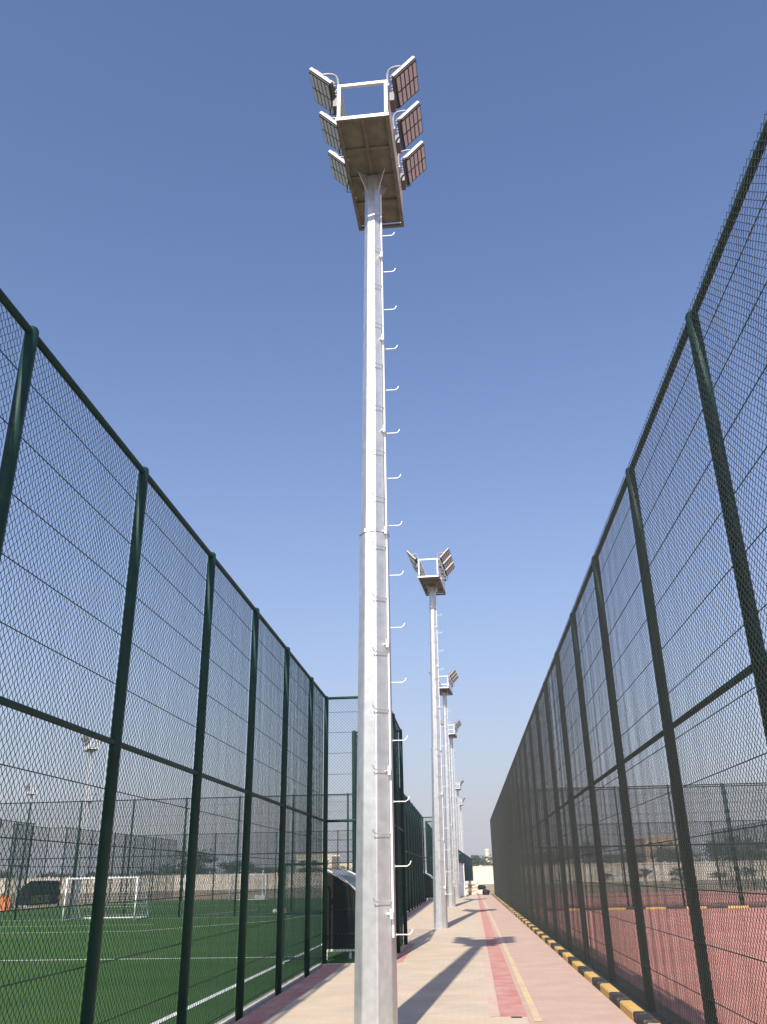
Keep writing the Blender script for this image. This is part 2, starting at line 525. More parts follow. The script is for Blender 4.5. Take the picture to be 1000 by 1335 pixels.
def fence(label, posts, H, mid, post_r, side, group=None, wires=True, clamps=True, rail_r=0.03, wm=None, top=0.03, amp=0.0015, nvar=1):
    """posts: list of (x, y) along the run; side: which way (left of travel = +1) the mesh is set off the posts"""
    f = thing('chain_link_fence', label, 'fence', (posts[0][0], posts[0][1], 0), 0, group)
    O = Vector((posts[0][0], posts[0][1], 0))
    for (x, y) in posts:
        p = link('post', post_mesh(post_r, H), f, Vector((x, y, 0))-O)
    # straight runs
    runs, cur = [], [Vector((*posts[0], 0))]
    P = [Vector((*q, 0)) for q in posts]
    for i in range(1, len(P)):
        if len(cur) >= 2 and (P[i]-cur[-1]).normalized().dot((cur[-1]-cur[-2]).normalized()) < 0.99:
            runs.append(cur); cur = [P[i-1]]
        cur.append(P[i])
    runs.append(cur)
    for run in runs:
        a, b = run[0], run[-1]
        d = (b-a); L = d.length; ang = math.atan2(d.y, d.x)
        nrm = Vector((-d.y, d.x, 0)).normalized()*side
        off = nrm*(post_r + 0.012)
        link('top_rail', bar_mesh(L, rail_r, GREEN), f, a-O+Vector((0, 0, H-0.02)), ang)
        link('mid_rail', bar_mesh(L, rail_r*0.9, GREEN), f, a-O+Vector((0, 0, mid)), ang)
        if wires:
            z = 0.10
            while z < H-0.25:
                if abs(z-mid) > 0.12:
                    link('tension_wire', bar_mesh(L, 0.0045, WIRE, 5), f, a-O+off*0.95+Vector((0, 0, z)), ang)
                z += 0.445
        for i in range(len(run)-1):
            w = (run[i+1]-run[i]).length
            c = chain_mesh(w, H+top-0.03, m=wm, amp=amp, var=i*7 % nvar if nvar > 1 else 0)
            o = link('chain_link_panel', c, f, run[i]-O+off+Vector((0, 0, 0.03)), ang)
    return f

def rng_y(a, b, step):
    n = max(1, round((b-a)/step))
    return [a+(b-a)*i/n for i in range(n+1)]

# left fence: straight run, bump-out round the dugout, straight run, second bump-out
yl = [-4.66, -2.26, 0.14, 2.54, 4.94, 7.28, 9.70, 12.11, 14.51, 17.0, 19.0]
posts = [(XL, y) for y in yl]
posts += [(XB, 19.0), (XB, 21.5), (XB, 24.0), (XL, 24.0)]
posts += [(XL, y) for y in rng_y(24.0, 62.4, 2.4)[1:]]
posts += [(XB, 62.4), (XB, 64.9), (XB, 67.4), (XL, 67.4)]
posts += [(XL, y) for y in rng_y(67.4, 81.8, 2.4)[1:]]
fence('tall dark green chain link fence around the turf field, stepping out around the dugout', posts, HL, ML, 0.05, +1)
# right fence: mesh on the walk side of the posts
posts = [(XR, y) for y in [-2.84+3.0*i for i in range(28)]]
fence('tall dark green chain link fence behind the yellow and black kerb', posts, HR, MR, 0.055, +1, rail_r=0.032, wm=WIRE2, top=-0.02, amp=0.003, nvar=5)
# cross fences and far sides
fence('green cross fence behind the white goal at the far end of the turf field', [(-29.9+2.69*i, 43.3) for i in range(11)][:-1]+[(XL-0.1, 43.3)], 5.35, 2.7, 0.045, +1, rail_r=0.025)
fence('green cross fence at the far end of the second turf field', [(-29.9+2.69*i, 77.6) for i in range(11)][:-1]+[(XL-0.1, 77.6)], 5.3, 2.7, 0.045, +1, rail_r=0.025)
far = [(-30.2, y) for y in rng_y(38.0, 60.8, 2.4)] + [(-31.6, 60.8), (-31.6, 63.5), (-31.6, 66.2), (-30.2, 66.2)] + [(-30.2, y) for y in rng_y(66.2, 92.6, 2.4)[1:]]
fence('green side fence across the turf, stepping out around the black dugout', far, 5.45, 2.7, 0.045, +1, rail_r=0.025)
fence('green cross fence standing on the striped kerb of the red court', [(XR+0.05+2.5*i, 43.45) for i in range(11)], 5.35, 2.7, 0.045, +1, rail_r=0.025)
fence('second green cross fence just behind the red court\'s striped kerb fence', [(XR+0.45+2.5*i, 44.5) for i in range(11)], 5.35, 2.7, 0.045, -1, rail_r=0.025)
fence('green side fence on the far side of the red courts', [(25.5, y) for y in rng_y(44.6, 97.4, 2.4)], 5.35, 2.7, 0.045, -1, rail_r=0.025)
fence('green cross fence at the far end of the second red court', [(XR+0.2+2.59*i, 77.8) for i in range(10)], 5.35, 2.7, 0.045, +1, rail_r=0.025)
fence('low dark green fence beyond the end of the walk before the boundary wall', [(-1.2+1.9*i/24, 92+68*i/24) for i in range(25)], 4.1, 2.0, 0.045, +1, rail_r=0.025)

# ------------------------------------------------------------------ gate swung open into the turf field
gt = thing('gate', 'green mesh gate swung open into the turf field beside the dugout', 'gate', (-3.07, 19.42, 0), math.pi)
gw, gz0, gz1 = 0.84, 0.08, 1.87
for nm, a, b in (('stile', (0, 0, gz0), (0, 0, gz1)), ('stile', (gw, 0, gz0), (gw, 0, gz1)), ('frame_rail', (0, 0, gz0), (gw, 0, gz0)),
                 ('frame_rail', (0, 0, gz1), (gw, 0, gz1)), ('frame_rail', (0, 0, 0.92), (gw, 0, 0.92))):
    MB().tube([a, b], 0.026, 10).build(nm, GREEN, gt, True)
link('chain_link_panel', chain_mesh(gw, gz1-gz0), gt, (0, 0.02, gz0))
for z in (0.35, 1.6):
    MB().tube([(-0.045, 0, z-0.04), (-0.045, 0, z+0.04)], 0.018, 8).box(-0.05, 0.0, -0.01, 0.01, z-0.015, z+0.015).build('hinge', GREEN, gt)
MB().box(gw-0.07, gw-0.01, -0.05, 0.05, 0.93, 1.03).build('latch', ALU, gt)

# ------------------------------------------------------------------ floodlight poles
PH = 11.7
def face_dir(deg):                                   # 0 = towards -Y, positive towards +X
    a = R(deg)
    return Vector((math.sin(a), -math.cos(a), 0))

def pole_radius(z):
    return 0.236 - (0.236-0.128)*z/PH

def make_lamp(parent, side, y):
    """one LED floodlight: yoke, driver box, finned housing, two LED modules"""
    th = R(47)
    u = Vector((side*math.cos(th), 0, math.sin(th)))         # from the inner lower edge to the outer upper edge
    nrm = Vector((side*math.sin(th), 0, -math.cos(th)))      # the way the light faces
    yv = Vector((0, 1, 0))
    c = Vector((side*0.64, y, 0.87))
    lamp = MB().obox(c - nrm*0.03, u, yv, nrm, 0.24, 0.283, 0.032).build('floodlight', ALU, parent)
    bevel(lamp, 0.008)
    lamp['label'] = 'tilted LED floodlight with two lens modules'
    MB().obox(c + nrm*0.006, u, yv, nrm, 0.232, 0.276, 0.008).build('face_plate', DARK, lamp)
    for k in (-1, 1):
        MB().obox(c - nrm*0.03 + yv*(k*0.290), u, yv, nrm, 0.238, 0.006, 0.024).build('sunlit_edge', LALU, lamp)  # added pale strips: sunlight on the housing edges put into their colour
    for k in (-1, 1):
        mb = MB()
        for q in range(5):
            mb.obox(c + yv*(k*0.131) + u*(-0.178+0.089*q) + nrm*0.019, u, yv, nrm, 0.031, 0.116, 0.006)
        mb.build('led_module', LENS, lamp)
    mb = MB()
    for q in range(9):
        mb.obox(c - nrm*0.085 + yv*(-0.22+0.055*q), u, yv, nrm, 0.22, 0.005, 0.03)
    mb.build('cooling_fins', ALU, lamp)
    base = Vector((side*0.375, y, 0.69))
    mb = MB()
    for k in (-1, 1):
        a = base + yv*(k*0.17)
        b = c - nrm*0.05 - u*0.03 + yv*(k*0.30)
        pts = []
        for i in range(7):
            f = i/6
            p = a.lerp(b, f) - nrm*(0.11*math.sin(math.pi*f)) + Vector((0, 0, 0.04*math.sin(math.pi*f)))
            pts.append(p)
        mb.tube(pts, 0.017, 6)
    mb.tube([base+yv*-0.18, base+yv*0.18], 0.024, 6)
    mb.build('yoke', YOKE, lamp)
    MB().obox(base + Vector((side*0.05, 0, -0.17)), (1, 0, 0), yv, (0, 0, 1), 0.035, 0.11, 0.08).build('driver_box', ALU, lamp)
    MB().tube([base+Vector((side*0.07, 0.05, -0.24)), base+Vector((side*0.16, 0.06, -0.22)), c-nrm*0.06-u*0.15+yv*0.05], 0.008, 5).build('cable', DARK, lamp)
    return lamp

def make_pole(detail=True):
    t = thing('floodlight_pole', 'x', 'light pole')
    # octagonal tapered shaft in two slip-jointed lengths
    zj = 5.69
    rot = R(12.4)
    def octa(zs, rs):
        mb = MB()
        vs, fs = [], []
        for z, r in zip(zs, rs):
            for k in range(8):
                d = face_dir(12.4+45*k)
                vs.append((d.x*r, d.y*r, z))
        for i in range(len(zs)-1):
            for k in range(8):
                q = (k+1) % 8
                fs.append((i*8+k, i*8+q, (i+1)*8+q, (i+1)*8+k))
        fs.append(tuple(reversed(range(8))))
        fs.append(tuple(len(vs)-8+k for k in range(8)))
        return mb.add(vs, fs)
    lo = octa([-0.1, zj], [pole_radius(0), pole_radius(zj)+0.006]).build('shaft', GALV, t)
    bevel(lo, 0.012, 2)
    upp = octa([zj-0.02, PH+0.01], [pole_radius(zj)-0.006, pole_radius(PH)]).build('shaft', GALV, t)
    bevel(upp, 0.010, 2)
    octa([zj-0.03, zj+0.02], [pole_radius(zj)+0.016]*2).build('joint_collar', GALV, t)
    # platform
    pw, y0, y1 = 0.36, -1.22, 1.10
    ch = MB()
    for sx in (-1, 1):
        ch.box(sx*pw-0.025, sx*pw+0.025, y0, y1, PH+0.0, PH+0.10)
    for yy in (y0, y1-0.05):
        ch.box(-pw+0.026, pw-0.026, yy, yy+0.05, PH+0.002, PH+0.05)
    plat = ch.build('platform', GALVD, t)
    nrow = 4
    dy = (y1-y0-0.1)/nrow
    pm = {}
    for i in range(nrow):
        for sx in (-1, 1):
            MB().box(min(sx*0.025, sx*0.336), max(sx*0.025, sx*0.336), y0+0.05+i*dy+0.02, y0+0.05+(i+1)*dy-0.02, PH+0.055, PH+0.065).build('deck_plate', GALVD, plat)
    br = MB().box(-0.025, 0.025, y0+0.05, y1-0.05, PH+0.025, PH+0.055)
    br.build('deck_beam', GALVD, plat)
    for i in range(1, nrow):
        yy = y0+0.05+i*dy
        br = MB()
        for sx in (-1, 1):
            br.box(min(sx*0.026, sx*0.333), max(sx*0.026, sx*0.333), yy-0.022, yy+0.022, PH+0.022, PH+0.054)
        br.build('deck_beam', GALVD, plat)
    mb = MB()
    for k in range(4):
        d = face_dir(45+90*k); e = Vector((-d.y, d.x, 0))
        mb.add([d*0.10+Vector((0, 0, PH-0.35))+e*0.006, d*0.10+Vector((0, 0, PH+0.02))+e*0.006, d*0.30+Vector((0, 0, PH+0.02))+e*0.006,
                d*0.10+Vector((0, 0, PH-0.35))-e*0.006, d*0.10+Vector((0, 0, PH+0.02))-e*0.006, d*0.30+Vector((0, 0, PH+0.02))-e*0.006],
               [(0, 1, 2), (5, 4, 3), (0, 3, 4, 1), (1, 4, 5, 2), (2, 5, 3, 0)])
    mb.build('gusset', GALV, plat)
    # guard rail of square tube round the platform
    gr = 0.022
    RT = PH+0.69
    def sq(a, b, nm='guard_rail'):
        MB().tube([a, b], gr*1.414, 4, True, math.pi/4).build(nm, STEEL, t)
    for yy in (y0+0.022, y1-0.022):
        for sx in (-1, 1):
            sq((sx*(pw-0.012), yy, PH+0.045), (sx*(pw-0.012), yy, RT+gr), 'rail_post')
        sq((-pw+0.012, yy, RT), (pw-0.012, yy, RT))
    MB().box(-pw-0.026, pw+0.026, y0-0.012, y0-0.001, PH-0.008, PH+0.045).build('end_plate', STEEL, t)
    for sx in (-1, 1):
        sq((sx*(pw-0.012), y0+0.045, RT), (sx*(pw-0.012), y1-0.045, RT))
        sq((sx*(pw-0.012), y0+0.045, PH+0.46), (sx*(pw-0.012), y1-0.045, PH+0.46))
        for yy in (-0.42, 0.38):
            sq((sx*(pw-0.012), yy, PH+0.045), (sx*(pw-0.012), yy, RT-0.02), 'rail_post')
    for side in (-1, 1):
        for yy in (-0.98, -0.18, 0.61):
            l = make_lamp(t, side, yy)
            l.location = (0, 0, PH)
    if not detail:
        return t
    # safety rail, brackets and step bolts
    d = face_dir(57.4)
    def side_pt(ang, z, out):
        dd = face_dir(ang)
        return dd*(pole_radius(z)+out) + Vector((0, 0, z))
    MB().tube([side_pt(57.4, 1.0, 0.02), side_pt(57.4, PH-0.4, 0.02)], 0.013, 6).build('safety_rail', STEEL, t)
    z = 1.23
    while z < PH-1:
        a = side_pt(45, z, -0.04)
        b = side_pt(45, z, 0.055)
        MB().tube([a, b], 0.012, 6).tube([b+Vector((0, 0, -0.05)), b+Vector((0, 0, 0.05))], 0.02, 6).build('rail_bracket', STEEL, t)
        z += 1.48
    def bolt(ang):
        dd = face_dir(ang)
        mb = MB()
        mb.tube([dd*-0.03, dd*0.15, dd*0.18+Vector((0, 0, 0.02)), dd*0.195+Vector((0, 0, 0.055))], 0.006, 6)
        mb.tube([dd*0.0, dd*0.018], 0.016, 6)
        return mb.mesh('step_bolt', STEEL)
    bm = bolt(92)
    z = 1.02
    while z < PH-0.6:
        p1 = face_dir(92)*(pole_radius(z)*0.93)
        link('step_bolt', bm, t, p1+Vector((0, 0, z)))
        zz = z+0.33
        rr = pole_radius(zz)
        va, vb = face_dir(57.4)*rr, face_dir(12.4)*rr
        along = (vb-va).normalized()
        outw = face_dir(34.9)
        a = va - along*0.01
        e = vb + along*0.03
        pts = [a + outw*0.0, a + outw*0.035 + along*0.02, e + outw*0.04, e + along*0.03 + outw*0.045 + Vector((0, 0, 0.012)), e + along*0.045 + outw*0.05 + Vector((0, 0, 0.045))]
        MB().tube([p + Vector((0, 0, zz)) for p in pts], 0.006, 5).build('step_rung', GALV, t)
        z += 0.683
    return t

def set_pole(t, x, y, lean, yaw, label, group):
    t.location = (x, y, 0)
    t.rotation_euler = (0, R(lean), R(yaw))
    tag(t, label, 'light pole', group)

P1 = make_pole()
LG = 'floodlight poles standing in a row on the walk'
set_pole(P1, -1.05, 10.2, 0.62, -1.6, 'tall galvanised octagonal floodlight pole beside the first dugout, six lamps on its platform', LG)
labs = ['galvanised floodlight pole on the walk, next beyond the pole beside the first dugout',
        'galvanised floodlight pole on the walk, third in the row from the first dugout',
        'galvanised floodlight pole on the walk, fourth in the row from the first dugout',
        'small far floodlight pole, fifth in the row from the first dugout',
        'smallest far floodlight pole, last in the row along the walk']
for (x, y, le, ya), lb in zip([(-1.0, 30.9, 1.0, -5), (-1.03, 51.2, 0.8, -5), (-0.95, 69.0, 0.7, -4), (-0.9, 115, 0.3, -3), (-0.8, 142, 0.3, -3)], labs):
    c = copy_tree(P1)
    set_pole(c, x, y, le, ya, lb, LG)
for (x, y), lb in zip([(-30.9, 70.5), (-53.5, 106), (-51.6, 119)],
                      ['floodlight pole beyond the turf field, standing right of the black dugout',
                       'faint distant floodlight pole far beyond the turf fields', 'faint distant floodlight pole far beyond the turf fields']):
    c = copy_tree(P1)
    set_pole(c, x, y, 0, 35, lb, 'floodlight poles far beyond the turf')

# ------------------------------------------------------------------ dugouts
def make_dugout(label, loc, flip, L, letters=False):
    """curved shelter; local +X is the closed curved back, the open front is at x = 0"""
    t = thing('dugout', label, 'dugout', loc, 0)
    s = -1 if flip else 1
    D, Ht, zb = 1.0, 1.74, 0.20
    prof = []
    a0 = R(24)
    for i in range(13):
        a = a0 + (math.pi/2-a0)*i/12
        prof.append((0.02 + (D-0.02)*(math.sin(a)-math.sin(a0))/(1-math.sin(a0)), zb + 0.3 + (Ht-zb-0.3)*math.cos(a)/math.cos(a0)))
    prof.append((D+0.01, zb))
    n = len(prof)
    mb = MB()
    tk = 0.012
    vo = [(s*x, yy, z) for yy in (0, L) for x, z in prof]
    vi = [(s*(x-tk), yy, z-tk) for yy in (0, L) for x, z in prof]
    fs = []
    for i in range(n-1):
        fs.append((i, n+i, n+i+1, i+1))
        fs.append((2*n+i, 2*n+i+1, 3*n+i+1, 3*n+i))
    mb.add(vo+vi, fs)
    mb.build('shell', SHELL, t, True)
    for yy, m in ((0, STEEL), (L/3, GALVD), (2*L/3, GALVD), (L, STEEL)):
        q = 0.006 if m is STEEL else -0.03
        MB().tube([(s*(x+q), yy, z+q) for x, z in prof], 0.016, 6).build('shell_rib', m, t)
    # end panels
    for yy in (0.012, L-0.012):
        pts = [(s*(x-0.02), yy, z-0.02) for x, z in prof]
        pts = [(s*0.0, yy, zb)] + pts
        m = len(pts)
        q = [(x, yy+0.01, z) for x, _, z in pts]
        MB().add(pts+q, [tuple(range(m)), tuple(reversed(range(m, 2*m)))] + [(i, m+i, m+(i+1) % m, (i+1) % m) for i in range(m)]).build('end_panel', SHELLIN, t)
        MB().box(min(0, s*D), max(0, s*D), yy-0.02, yy+0.02, zb-0.045, zb-0.005).build('base_rail', STEEL, t)
        for x in (0.03, D-0.03):
            MB().box(s*x-0.02, s*x+0.02, yy-0.018, yy+0.018, 0.0, zb-0.045).build('foot', STEEL, t)
    MB().tube([(0, 0, Ht), (0, L, Ht)], 0.022, 8).build('front_rail', LALU, t)
    for yy in (0, L):
        MB().tube([(0, yy, zb), (0, yy, Ht)], 0.02, 8).build('front_post', GREEN, t)
    MB().box(min(s*D-s*0.02, s*D+s*0.02), max(s*D-s*0.02, s*D+s*0.02), 0.02, L-0.02, zb-0.045, zb-0.005).build('base_rail', STEEL, t)
    k = int(L/0.55)
    for i in range(k):
        y = 0.3+(L-0.6)*i/(k-1)
        xs = sorted((s*0.35, s*0.70))
        st = MB().box(xs[0], xs[1], y-0.2, y+0.2, 0.42, 0.45)
        xs = sorted((s*0.70, s*0.73))
        st.box(xs[0], xs[1], y-0.2, y+0.2, 0.43, 0.75)
        st.build('seat', SEAT, t)
    xs = sorted((s*0.5, s*0.56))
    MB().box(xs[0], xs[1], 0.06, L-0.06, 0.37, 0.42).build('bench_beam', STEEL, t)
    for y in (0.1, L-0.1):
        MB().box(xs[0]+0.003, xs[1]-0.003, y-0.03, y+0.03, 0.0, 0.37).build('bench_leg', STEEL, t)
    if letters:                                   # black back cloth inside with a row of illegible yellow lettering
        xs = sorted((s*0.1, s*0.12))
        bd = MB().box(xs[0], xs[1], 0.05, L-0.05, zb, Ht-0.12).build('back_board', SHELLIN, t)
        xe = xs[1] if s < 0 else xs[0]
        dx = 0.006 if s < 0 else -0.006
        mb = MB()
        y = 0.5
        for q in range(7):
            h = 0.20
            x0, x1 = sorted((xe+dx*0.5, xe+dx*2))
            mb.box(x0, x1, y, y+0.07, zb+0.12, zb+0.42+h)
            mb.box(x0, x1, y+0.24, y+0.31, zb+0.12, zb+0.42+h)
            zz = zb+0.12 + (0.0, 0.2, 0.42)[q % 3]
            mb.box(x0, x1, y+0.07, y+0.24, zz, zz+0.08)
            y += 0.42
        mb.build('lettering', LETT, bd)
    return t
make_dugout('dark curved dugout shelter in the fence bump-out beside the walk', (-3.12, 20.0, 0), False, 3.5)
make_dugout('dark curved dugout shelter in the far fence bump-out along the walk', (-3.06, 63.2, 0), False, 3.6)
make_dugout('black dugout shelter with yellow lettering across the turf field', (-30.1, 61.4, 0), True, 4.4, True)

# ------------------------------------------------------------------ goals and small things on the turf
def make_goal(label, loc, rz, w, h, d, net=True):
    t = thing('goal', label, 'goal', loc, rz, None)
    r = 0.045
    MB().tube([(0, 0, h), (w, 0, h)], r, 10).build('crossbar', WHITEM, t, True)
    for x in (0, w):
        MB().tube([(x, 0, 0), (x, 0, h+r*0.6)], r, 10).build('goal_post', WHITEM, t, True)
        MB().tube([(x, 0, 0.03), (x, d, 0.03)], 0.03, 8).build('base_bar', WHITEM, t, True)
        MB().tube([(x, 0, h), (x, d*0.45, h-0.02), (x, d, 0.03)], 0.025, 8).build('stay', WHITEM, t)
    MB().tube([(0, d, 0.03), (w, d, 0.03)], 0.03, 8).build('base_bar', WHITEM, t, True)
    mb = MB()
    q = 0.14
    prof = [(0.0, h), (d*0.45, h-0.02), (d, 0.03)]
    x = 0.0
    while x <= w:
        mb.tube([(x, a, b) for a, b in prof], 0.005, 3, False)
        x += q
    for (a, b), (c, e) in zip(prof[:-1], prof[1:]):
        n = int(math.hypot(c-a, e-b)/q)
        for i in range(n):
            f = i/n
            mb.tube([(0, a+(c-a)*f, b+(e-b)*f), (w, a+(c-a)*f, b+(e-b)*f)], 0.005, 3, False)
    for sx in (0, w):
        yy = q
        while yy < d:
            top = h-0.02 if yy < d*0.45 else (h-0.02)*(d-yy)/(d*0.55)
            mb.tube([(sx, yy, 0.03), (sx, yy, max(top, 0.05))], 0.005, 3, False)
            yy += q
        zz = q
        while zz < h-0.05:
            ye = d - (d*0.55)*zz/(h-0.02)
            mb.tube([(sx, 0, zz), (sx, ye, zz)], 0.005, 3, False)
            zz += q
    o = mb.build('net', NETM, t)
    o['kind'] = 'stuff'
    return t
make_goal('white football goal with net on the turf in front of the cross fence', (-18.5, 41.2, 0), 0, 3.35, 1.75, 1.9)
make_goal('small far white football goal on the second turf field', (-19.6, 74.6, 0), 0, 3.0, 1.9, 1.4)

t = thing('net_post', 'thin white post on a white base beyond the turf', 'post', (-18.2, 80.6, 0))
MB().tube([(0, 0, 0.1), (0, 0, 2.3)], 0.07, 8).build('upright', WHITEM, t)
MB().box(-0.6, 0.4, -0.4, 0.4, 0.0, 0.28).build('base_block', WHITEM, t)
def ball(name, label, loc, r=0.12):
    mb = MB()
    n, m = 12, 8
    vs = [(0, 0, r)]
    for i in range(1, m):
        for k in range(n):
            a, b = math.pi*i/m, 2*math.pi*k/n
            vs.append((r*math.sin(a)*math.cos(b), r*math.sin(a)*math.sin(b), r*math.cos(a)))
    vs.append((0, 0, -r))
    fs = [(0, 1+k, 1+(k+1) % n) for k in range(n)]
    for i in range(m-2):
        for k in range(n):
            fs.append((1+i*n+k, 1+(i+1)*n+k, 1+(i+1)*n+(k+1) % n, 1+i*n+(k+1) % n))
    e = len(vs)-1
    fs += [(e, 1+(m-2)*n+(k+1) % n, 1+(m-2)*n+k) for k in range(n)]
    o = mb.add(vs, fs).build(name, WHITEM, None, True)
    o.location = loc
    return tag(o, label, 'ball')
ball('football', 'white football lying on the turf beyond the cross fence', (-9.6, 45.4, 0.11))
t = thing('traffic_barrier', 'orange and white water barrier beside the black dugout', 'barrier', (-32.6, 60.0, -0.05), R(10))
prof = [(-0.25, 0), (0.25, 0), (0.2, 0.25), (0.09, 0.5), (0.07, 0.85), (-0.07, 0.85), (-0.09, 0.5), (-0.2, 0.25)]
for i, m in enumerate((WHITEM, ORNG)):
    n = len(prof)
    x0, x1 = i*0.9, i*0.9+0.88
    MB().add([(x0, a, b) for a, b in prof]+[(x1, a, b) for a, b in prof], [tuple(range(n)), tuple(reversed(range(n, 2*n)))] +
             [(q, n+q, n+(q+1) % n, (q+1) % n) for q in range(n)]).build('barrier_section', m, t)

# ------------------------------------------------------------------ end of the walk: cabinet, sacks, bags
t = thing('cabinet', 'tall narrow white cabinet at the end of the row of poles', 'cabinet', (-0.62, 73.0, 0))
bevel(MB().box(-0.28, 0.28, -0.25, 0.25, 0.06, 2.35).build('body', WHITEM, t), 0.01)
MB().box(-0.3, 0.3, -0.27, 0.27, -0.02, 0.06).build('plinth', EDGE, t)
d = MB().box(-0.25, 0.25, -0.27, -0.252, 0.12, 2.25).build('door', WHITEM, t)
MB().box(0.18, 0.21, -0.29, -0.271, 1.0, 1.2).build('handle', ALU, d)
MB().box(-0.32, 0.32, -0.3, 0.3, 2.352, 2.40).build('top', EDGE, t)
def lump(name, label, cat, m, loc, sx, sy, sz, seed, group):
    r = random.Random(seed)
    mb = MB()
    n, k = 10, 7
    vs = []
    for i in range(k+1):
        a = math.pi*i/k
        for j in range(n):
            b = 2*math.pi*j/n
            q = 1+r.uniform(-0.14, 0.14)
            sq = lambda v: math.copysign(abs(v)**0.7, v)
            vs.append((sx*q*sq(math.sin(a))*sq(math.cos(b)), sy*q*sq(math.sin(a))*sq(math.sin(b)), sz*(1+sq(math.cos(a)))*q*0.98))
    fs = [(i*n+j, (i+1)*n+j, (i+1)*n+(j+1) % n, i*n+(j+1) % n) for i in range(k) for j in range(n)]
    o = mb.add(vs, fs).build(name, m, None, True)
    o.location = loc
    o.rotation_euler = (0, 0, r.uniform(0, 3))
    return tag(o, label, cat, group)
q = random.Random(11)
i = 0
for lay, (n, z) in enumerate(((8, 0.0), (7, 0.27), (5, 0.54), (3, 0.80))):
    for k in range(n):
        w = 2.0 - 0.35*lay
        p = (0.22 - w/2 + w*(k+0.5)/n + q.uniform(-.08, .08), 80.2 + q.uniform(-.35, .35), z - 0.05)
        lump('sack', 'pale sack in the heap at the end of the walk', 'sack', SACK, p, q.uniform(.22, .30), q.uniform(.2, .28), q.uniform(.14, .18), 20+i, 'sacks heaped at the end of the walk')
        i += 1
lump('rubbish_bag', 'black bag resting on top of the low pale sack at the walk\'s end', 'bag', BAGB, (1.05, 79.4, 0.42), 0.34, 0.28, 0.17, 51, None)
lump('rubbish_bag', 'black bag on the ground in front of the sacks', 'bag', BAGB, (1.38, 78.9, -0.03), 0.32, 0.28, 0.23, 52, None)
lump('sack', 'lone low pale sack lying under the black bag', 'sack', SACK, (1.0, 79.4, -0.04), 0.42, 0.36, 0.24, 53, None)
# ------------------------------------------------------------------ boundary wall, buildings, trees
def wall_run(label, a, b, h):
    a, b = Vector((*a, 0)), Vector((*b, 0))
    t = thing('boundary_wall', label, 'wall', a, math.atan2(b.y-a.y, b.x-a.x))
    L = (b-a).length
    n = int(L/3.6)
    w = L/n
    pm = MB().box(0.17, w-0.17, -0.06, 0.06, -0.1, h-0.12).mesh('wall_panel', WALLC)
    cm = MB().box(0.15, w-0.15, -0.10, 0.10, h-0.118, h-0.02).mesh('coping', WALLC)
    om = MB().box(-0.17, 0.17, -0.16, 0.16, -0.1, h+0.06).box(-0.2, 0.2, -0.19, 0.19, h+0.062, h+0.14).mesh('pillar', WALLC)
    for i in range(n):
        link('wall_panel', pm, t, (i*w, 0, 0))
        link('coping', cm, t, (i*w, 0, 0))
    for i in range(n+1):
        link('pillar', om, t, (i*w, 0, 0))
    return t
wall_run('pale panelled boundary wall with pillars beyond the turf fields', (-120, 150), (-2, 166), 2.5)
wall_run('pale panelled boundary wall with pillars beyond the red courts', (-1.5, 166), (130, 172), 3.0)

def house(name, label, loc, w, d, h, m, floors, cols, par=True, rz=0):
    t = thing(name, label, 'building', loc, rz)
    MB().box(-w/2, w/2, 0, d, -0.2, h).build('wall', m, t)
    MB().box(-w/2-0.1, w/2+0.1, -0.1, d+0.1, h+0.002, h+0.2).box(-w/2-0.1, w/2+0.1, -0.1, 0.1, h+0.2, h+0.7).box(-w/2-0.1, w/2+0.1, d-0.1, d+0.1, h+0.2, h+0.7)\
        .build('roof', m, t)
    fh = h/floors
    for f in range(floors):
        for c in range(cols):
            x = -w/2 + w*(c+0.5)/cols
            z = f*fh + fh*0.38
            fr = MB().box(x-0.65, x+0.65, -0.06, 0.0, z-0.05, z+1.35).build('window', PLAST if m is not PLAST else EDGE, t)
            MB().box(x-0.55, x+0.55, -0.09, -0.062, z+0.05, z+1.25).build('pane', GLASS, fr)
    return t
house('house', 'cream two storey building behind the boundary wall beside the dugout', (-38, 225, 0), 9, 8, 6.2, PLAST, 2, 3, rz=R(-6))
house('house', 'low cream building behind the boundary wall right of the cream house', (-29.5, 232, 0), 7, 8, 4.2, PLAST, 1, 2, rz=R(-6))
house('house', 'brown flat roofed building among the trees beyond the red courts', (52, 245, 0), 11, 8, 9.4, PLASTB, 3, 4, rz=R(8))
house('house', 'small red brown building just behind the wall beyond the red courts', (68, 215, 0), 7, 6, 4.6, PLASTB, 1, 2, rz=R(8))
house('house', 'second small red brown building behind the wall, right of the first', (82, 218, 0), 5, 6, 4.6, PLASTB, 1, 2, rz=R(8))
t = thing('tower', 'slender pale yellow tower behind the end of the right fence', 'tower', (4.9, 232, 0))
MB().tube([(0, 0, -0.1), (0, 0, 7.0)], [0.6, 0.5], 10).build('shaft', PLAST, t)
MB().tube([(0, 0, 7.0), (0, 0, 7.25), (0, 0, 7.5)], [0.62, 0.62, 0.3], 10).build('cap', PLAST, t)

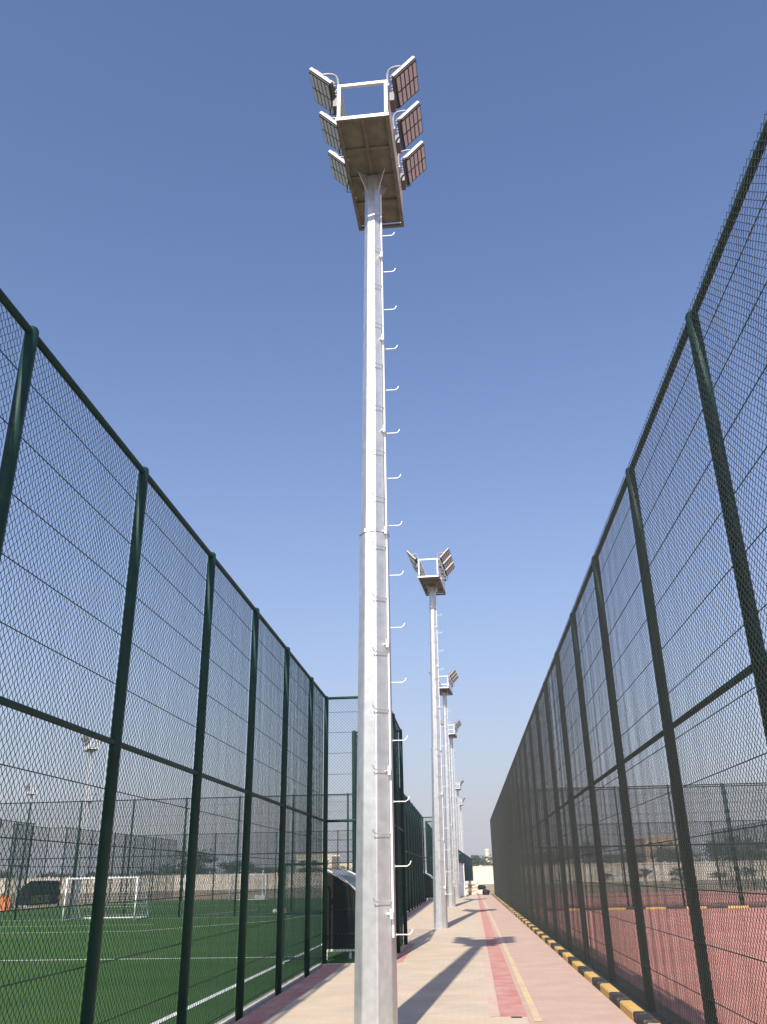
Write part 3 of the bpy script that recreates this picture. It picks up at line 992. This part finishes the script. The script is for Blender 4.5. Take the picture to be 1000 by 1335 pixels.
# trees: tapered trunk with limbs and a crown of small leaf faces in clumps
def crown_mesh(seed, rad, h, n_cl, n_leaf, m):
    r = np.random.default_rng(seed)
    V, F = [], []
    for c in range(n_cl):
        a, z = r.uniform(0, 2*math.pi), r.uniform(0.15, 1)
        q = rad*math.sqrt(r.uniform(0.05, 1))*math.sqrt(max(0.1, 1-(z-0.35)**2*1.8))
        cc = np.array([q*math.cos(a), q*math.sin(a), z*h])
        cr = rad*r.uniform(0.16, 0.34)
        P = cc + r.normal(0, 1, (n_leaf, 3))*cr*np.array([0.6, 0.6, 0.45])
        for p in P:
            s = r.uniform(0.10, 0.24)
            d1 = r.normal(0, 1, 3); d1 /= np.linalg.norm(d1)
            d2 = np.cross(d1, r.normal(0, 1, 3)); d2 /= np.linalg.norm(d2)
            o = len(V)
            V += [tuple(p-d1*s), tuple(p+d2*s*0.6), tuple(p+d1*s), tuple(p-d2*s*0.6)]
            F.append((o, o+1, o+2, o+3))
    me = bpy.data.meshes.new('crown')
    me.from_pydata(V, [], F)
    me.materials.append(m)
    return me
def trunk_mesh(seed, h):
    r = random.Random(seed)
    mb = MB().tube([(0, 0, -0.2), (0.05, 0.02, h*0.25), (-0.06, 0.1, h*0.5)], [0.22, 0.16, 0.11], 8)
    for i in range(5):
        a = r.uniform(0, 6.28)
        mb.tube([(-0.03, 0.05, h*(0.28+0.05*i)), (math.cos(a)*h*0.13, math.sin(a)*h*0.13, h*(0.5+0.03*i)), (math.cos(a)*h*0.22, math.sin(a)*h*0.22, h*0.72)], [0.09, 0.06, 0.02], 6)
    return mb.mesh('trunk', BARK)
TV = []
for i in range(5):
    TV.append((trunk_mesh(i, 6.0), crown_mesh(100+i, 2.9, 4.6, 34, 60, LEAF if i % 2 == 0 else LEAF2)))
def tree(x, y, h, w, v, label, group):
    t = thing('tree', label, 'tree', (x, y, -0.1), random.uniform(0, 6.28), group)
    tr, cr = TV[v % 5]
    a = link('trunk', tr, t)
    b = link('crown', cr, t, (0, 0, 1.5))
    t.scale = (w/5.8, w/5.8, h/6.1)
    return t
tr = random.Random(3)
for i in range(26):
    x = -118 + i*4.2 + tr.uniform(-1, 1)
    y = 178 + tr.uniform(-3, 12)
    tree(x, y, tr.uniform(2.6, 3.9), tr.uniform(5.5, 8), i, 'dusty tree in the row behind the wall beyond the turf fields', 'trees behind the wall beyond the turf')
tree(-53.0, 171, 6.6, 10.5, 1, 'big rounded tree rising above the wall behind the white goal', None)
tree(-45.5, 176, 4.8, 8.5, 0, 'broad tree right of the big rounded tree behind the wall', None)
for i in range(24):
    x = 2 + i*4.8 + tr.uniform(-1, 1)
    y = 190 + tr.uniform(-3, 14)
    tree(x, y, tr.uniform(4.8, 8.2) if i > 3 else 5.2, tr.uniform(5.5, 9), i, 'dusty tree in the row behind the wall beyond the red courts', 'trees behind the wall beyond the courts')
for i in range(6):
    x = 24 + i*6.1 + tr.uniform(-1, 1)
    tree(x, 164 + tr.uniform(-2, 2), tr.uniform(1.2, 2.2), tr.uniform(2.5, 4), i, 'low dusty bush in front of the wall beyond the red courts', 'bushes in front of the wall')

# ------------------------------------------------------------------ dusty air
hz = bpy.data.materials.new('dusty_air')
hz.use_nodes = True
hn, hl = hz.node_tree.nodes, hz.node_tree.links
hn.clear()
ho = hn.new('ShaderNodeOutputMaterial')
hv = hn.new('ShaderNodeVolumePrincipled')
hv.inputs['Color'].default_value = (0.90, 0.92, 1.0, 1)
hv.inputs['Density'].default_value = 0.0006
hv.inputs['Anisotropy'].default_value = 0.0
hl.new(hv.outputs[0], ho.inputs['Volume'])
hb = MB().box(-300, 300, -30, 420, -1.1, 14.0).build('haze', hz)
tag(hb, kind='stuff')
